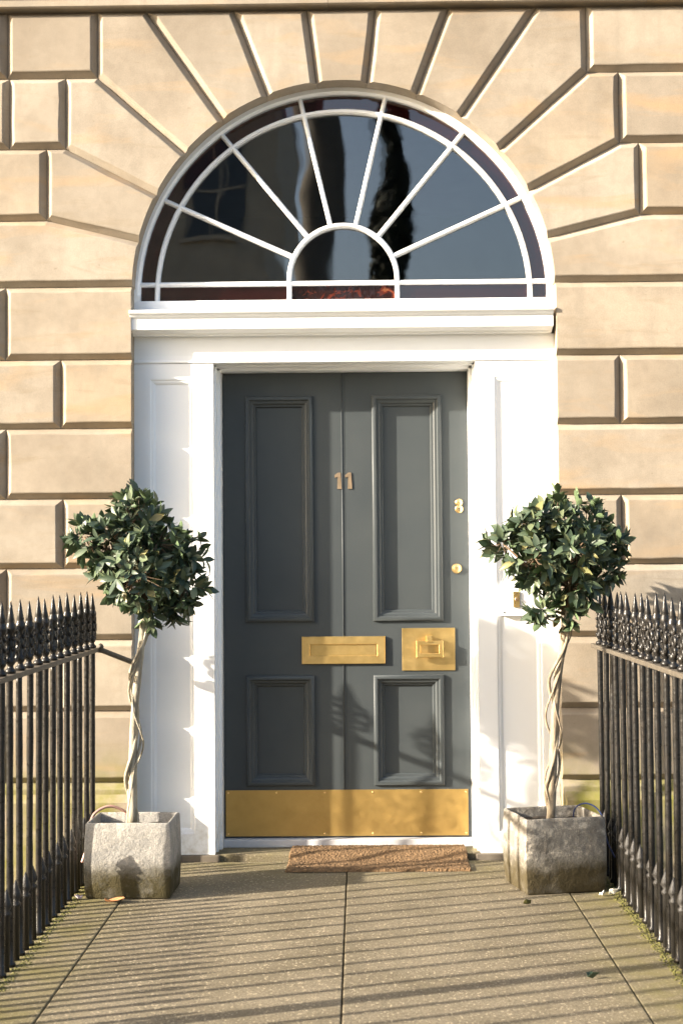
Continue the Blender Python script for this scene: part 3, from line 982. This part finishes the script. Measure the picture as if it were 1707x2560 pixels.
S5 = 3500/5.86/1.0887                      # photo units per metre at the trees
def lob(px, py, r, y, yc):
    sgn = -1 if px < 780 else 1
    # horizon and axis at the trees
    x = .06 + (px - 822)/S5; z = 1.345 + (1300 - py)/S5
    return (x, yc + y, z - .012, r*.88/S5)
yL = PLY
LL = [lob(318, 1180, 62, .00, yL), lob(255, 1235, 66, -.03, yL), lob(192, 1222, 40, .0, yL), lob(362, 1240, 66, -.05, yL), lob(430, 1262, 50, .04, yL),
      lob(425, 1330, 58, -.02, yL), lob(320, 1310, 78, -.09, yL), lob(250, 1310, 50, .05, yL), lob(335, 1385, 42, -.02, yL), lob(395, 1375, 40, .05, yL), lob(330, 1270, 75, .12, yL), lob(290, 1150, 30, .03, yL)]
bay_tree((PLX - .012, PLY, .27), (PLX + .035, PLY - .01, 1.09), LL, 21, BARK,
         'bay tree with pale twisted stem in the pale left planter', [(0.4, .0092, .0215, 1.9), (2.6, .0065, .0235, 1.5), (4.6, .0045, .024, -1.7)], (.15, -1, .1))
yR = PRY
RL = [lob(1282, 1184, 56, .0, yR), lob(1222, 1205, 50, -.02, yR), lob(1352, 1200, 56, .02, yR), lob(1158, 1245, 40, .0, yR), lob(1228, 1280, 66, -.06, yR),
      lob(1318, 1262, 74, -.08, yR), lob(1398, 1258, 50, .02, yR), lob(1226, 1318, 46, .0, yR), lob(1312, 1345, 60, -.04, yR), lob(1385, 1310, 50, .0, yR), lob(1298, 1400, 36, -.02, yR), lob(1300, 1270, 75, .12, yR), lob(1242, 1402, 20, -.03, yR)]
bay_tree((PRX - .023, PRY, .27), (PRX + .058, PRY - .01, 1.09), RL, 33, BARK2,
         'bay tree with brown vine-wrapped stem in the dark right planter', [(1.2, .0092, .0215, 1.8), (3.9, .0058, .0245, 1.5), (5.2, .0042, .0235, -1.9)], (-.1, -1, .1))

# ------------------------------------------------------------------ cables, mat, litter
def curve_pts(P, n=10):
    out = []
    P = [Vector(p) for p in P]
    for i in range(len(P) - 1):
        p0 = P[max(i - 1, 0)]; p1 = P[i]; p2 = P[i + 1]; p3 = P[min(i + 2, len(P) - 1)]
        for k in range(n):
            t = k/n
            out.append(.5*((2*p1) + (p2 - p0)*t + (2*p0 - 5*p1 + 4*p2 - p3)*t*t + (3*p1 - p0 - 3*p2 + p3)*t**3))
    out.append(P[-1]); return out
g = G(); g.tube(curve_pts([(-.912, -.44, .26), (-.920, -.45, .315), (-.985, -.47, .348), (-1.045, -.49, .325), (-1.068, -.50, .27), (-1.072, -.52, .20), (-1.09, -.54, .13)]), .0062, 8)
tag(g.make('security_cable', simple('pink_plastic', (.50, .30, .25), .4, .1, 20, 0), None, True),
    'pinkish plastic cable looped from the left planter to the railing', 'cable')
g = G(); g.tube(curve_pts([(.955, -.40, .25), (.960, -.41, .315), (1.000, -.42, .340), (1.045, -.43, .325), (1.072, -.45, .28), (1.080, -.48, .20), (1.11, -.50, .13)]), .0032, 8)
tag(g.make('security_cable', simple('blue_plastic', (.014, .028, .10), .35, .1, 20, 0), None, True),
    'thin blue cable looped from the right planter to the railing', 'cable')
# coir mat
def coir():
    M = Mat('coir_bristle'); M.pos()
    c = M.mix(M.ramp(M.noise(170, 3, .7), (.38, 0.0), (.62, 1.0)), (.080, .047, .021), (.26, .160, .078))
    c = M.mix(M.ramp(M.noise(10, 3, .6), (.45, 0.0), (.75, .5)), c, (.12, .07, .032))
    M.set(Base_Color=c, Roughness=.95)
    M.bump(M.noise(260, 3, .7), .004, .8)
    return M.m
from mathutils import noise as mnoise
nx, ny = 150, 66
mx0, mx1, my0, my1 = -.262, .545, -.155, .240
V = []; F = []
for j in range(ny + 1):
    for i in range(nx + 1):
        u, v = i/nx, j/ny
        e = min(min(u, 1 - u)*nx/1.1, min(v, 1 - v)*ny/1.1, 1)
        x = mx0 + u*(mx1 - mx0) + random.uniform(-.003, .003) + (1 - v)*-.012*(1 - u)
        y = my0 + v*(my1 - my0) + random.uniform(-.003, .003)
        stp = .031 if y > .095 else .003
        z = .002 + e*(.011 + random.uniform(-.0022, .0022))
        V.append((x, y, max(z, 0) + max(0, min(1, (y - .03)/.07))*.0295))
for j in range(ny):
    for i in range(nx):
        a = j*(nx + 1) + i; F.append((a, a + 1, a + nx + 2, a + nx + 1))
tag(mesh('door_mat', V, F, coir(), None), 'brown coir door mat lying in front of the door', 'mat')
# litter
def crumpled(name, pts, mat, label, cat, thick=.002, group=None):
    n = len(pts); rn = random.Random(label)
    cx = sum(p[0] for p in pts)/n; cy = sum(p[1] for p in pts)/n
    V = [(x, y, .003 + rn.uniform(.0, .022)) for x, y in pts] + [(cx, cy, .004)]
    V += [(x, y, z + thick) for x, y, z in V]
    m = n + 1
    F = [(i, (i + 1) % n, n) for i in range(n)] + [(m + i, m + (i + 1) % n, m + n) for i in range(n)] + [(i, (i + 1) % n, m + (i + 1) % n, m + i) for i in range(n)]
    return tag(mesh(name, V, F, mat, None), label, cat, group)
def blob(cx, cy, a, b, rot, n=9, seed=0):
    rn = random.Random(seed); o = []
    for k in range(n):
        t = 2*pi*k/n; r = rn.uniform(.75, 1.2)
        x, y = a*r*cos(t), b*r*sin(t)
        o.append((cx + x*cos(rot) - y*sin(rot), cy + x*sin(rot) + y*cos(rot)))
    return o
DEAD = simple('dead_leaf', (.50, .22, .09), .7, .2, 40, .002)
crumpled('dead_leaf', blob(-.935, -.690, .046, .022, .2, 11, 3), DEAD, 'curled orange-brown dead leaf in front of the left planter', 'leaf')
crumpled('green_leaf', blob(.805, -1.761, .026, .008, .1, 8, 4), LEAF, 'fallen green leaf lying on the paving near the right railing', 'leaf')
WL = simple('paper_scrap', (.62, .60, .53), .8, .1, 40, 0)
crumpled('paper_scrap', blob(1.035, -.620, .012, .010, .1, 7, 5), WL, 'tiny white scrap at the right planter corner', 'litter', .004)
crumpled('paper_scrap', blob(1.085, -.600, .026, .007, .1, 7, 6), WL, 'thin white scrap between the right planter and the railing', 'litter', .004)
crumpled('paper_scrap', blob(-1.085, -.640, .020, .014, .3, 7, 7), simple('pink_paper', (.55, .42, .42), .8, .1, 40, 0), 'pale pinkish scrap at the left planter corner', 'litter', .006)
crumpled('twig_scrap', blob(.715, -.765, .018, .006, .4, 7, 8), MOSS, 'small mossy scrap on the paving before the right planter', 'litter', .003)

# ------------------------------------------------------------------ across the street (seen mirrored in the fanlight)
ST2 = simple('grey_street_sandstone', (.42, .36, .27), .9, .2, 2, 0)
WIN = simple('dark_sash_glass', (.05, .055, .06), .15, 0, 5, 0)
opp = tag(empty('terrace_house', (-7.4, -26, -.16)), 'tall dark stone terrace house mirrored in the left fanlight panes', 'house')
g = G(); g.box(-5.6, 5.6, -9, 0, 0, 13.5); g.box(-5.7, 5.7, 0, .25, 12.9, 13.3); g.box(-5.65, 5.65, 0, .12, 4.3, 4.6); g.make('wall', ST2, opp)
g = G(); g.extr_x([(0.1, 13.51), (-9, 13.51), (-4.5, 16.5)], -5.6, 5.6); g.make('roof', simple('slates', (.07, .07, .08), .6, .2, 5, 0), opp)
for r, z in enumerate((1.4, 5.4, 9.2)):
    for c in range(4):
        x = -4.0 + c*2.7
        g = G(); g.box(x - .62, x + .62, .003, .06, z, z + 2.2); w = g.make('window', WIN, opp)
        g = G(); g.box(x - .72, x + .72, .003, .14, z - .16, z - .004); g.make('sill', ST2, w)
        g = G(); g.box(x - .62, x + .62, .061, .09, z + 1.07, z + 1.13); g.box(x - .025, x + .025, .0612, .088, z, z + 2.2); g.make('sash_bar', ST2, w)
mon = tag(empty('monument_column', (-3.4, -120, -.16)), 'tall stone monument column mirrored in the middle fanlight panes', 'column')
g = G(); g.box(-3.4, 3.4, -3.4, 3.4, 0, 7, .1); g.box(-3.8, 3.8, -3.8, 3.8, 7, 7.8, .1); ST3 = simple('darkened_column_stone', (.085, .075, .06), .9, .2, 2, 0); g.make('pedestal', ST3, mon)  # column colour darkened so its sunlit side still mirrors as shaded
g = G(); g.lathe([(2.0, 7.8), (2.0, 8.4), (1.6, 9), (1.38, 38), (1.8, 39), (1.9, 40), (.9, 40.2), (.9, 42)], n=20); g.make('shaft', ST3, mon, True)
g = G(); g.lathe([(.6, 42), (.7, 43.5), (.55, 45), (.25, 45.6), (.35, 46.1), (.1, 46.6)], n=12); g.make('statue', ST3, mon, True)
mon.scale = (1.1, 1.1, 1.75)
tr = tag(empty('poplar_tree', (1.32, -42, -.16)), 'narrow dark poplar mirrored right of the middle of the fanlight', 'tree')
g = G(); g.tube([(0, 0, 0), (.03, 0, 8), (0, 0, 19)], [.22, .14, .03], 8); g.make('trunk', TWIG, tr)
g = G(); rn = random.Random(9)
for k in range(14000):
    z = rn.uniform(2.5, 19.5); R = .85*min(1, (z - 1.5)/3)*(1 - max(0, z - 6)/22)
    a = rn.uniform(0, 6.28); r = R*sqrt(rn.random())*(1 + .12*sin(z*3.1 + a))
    p = Vector((r*cos(a), r*sin(a), z)); s = rn.uniform(.10, .20)
    d = Vector((rn.gauss(0, 1), rn.gauss(0, 1), rn.gauss(0, 1))).normalized(); q = d.orthogonal().normalized(); w = d.cross(q)
    g.add([p - q*s, p + w*s*.5, p + q*s, p - w*s*.5], [(0, 1, 2, 3)])
g.make('crown', simple('dark_poplar_leaf', (.018, .024, .016), .8, .2, 3, 0), tr)['kind'] = 'stuff'
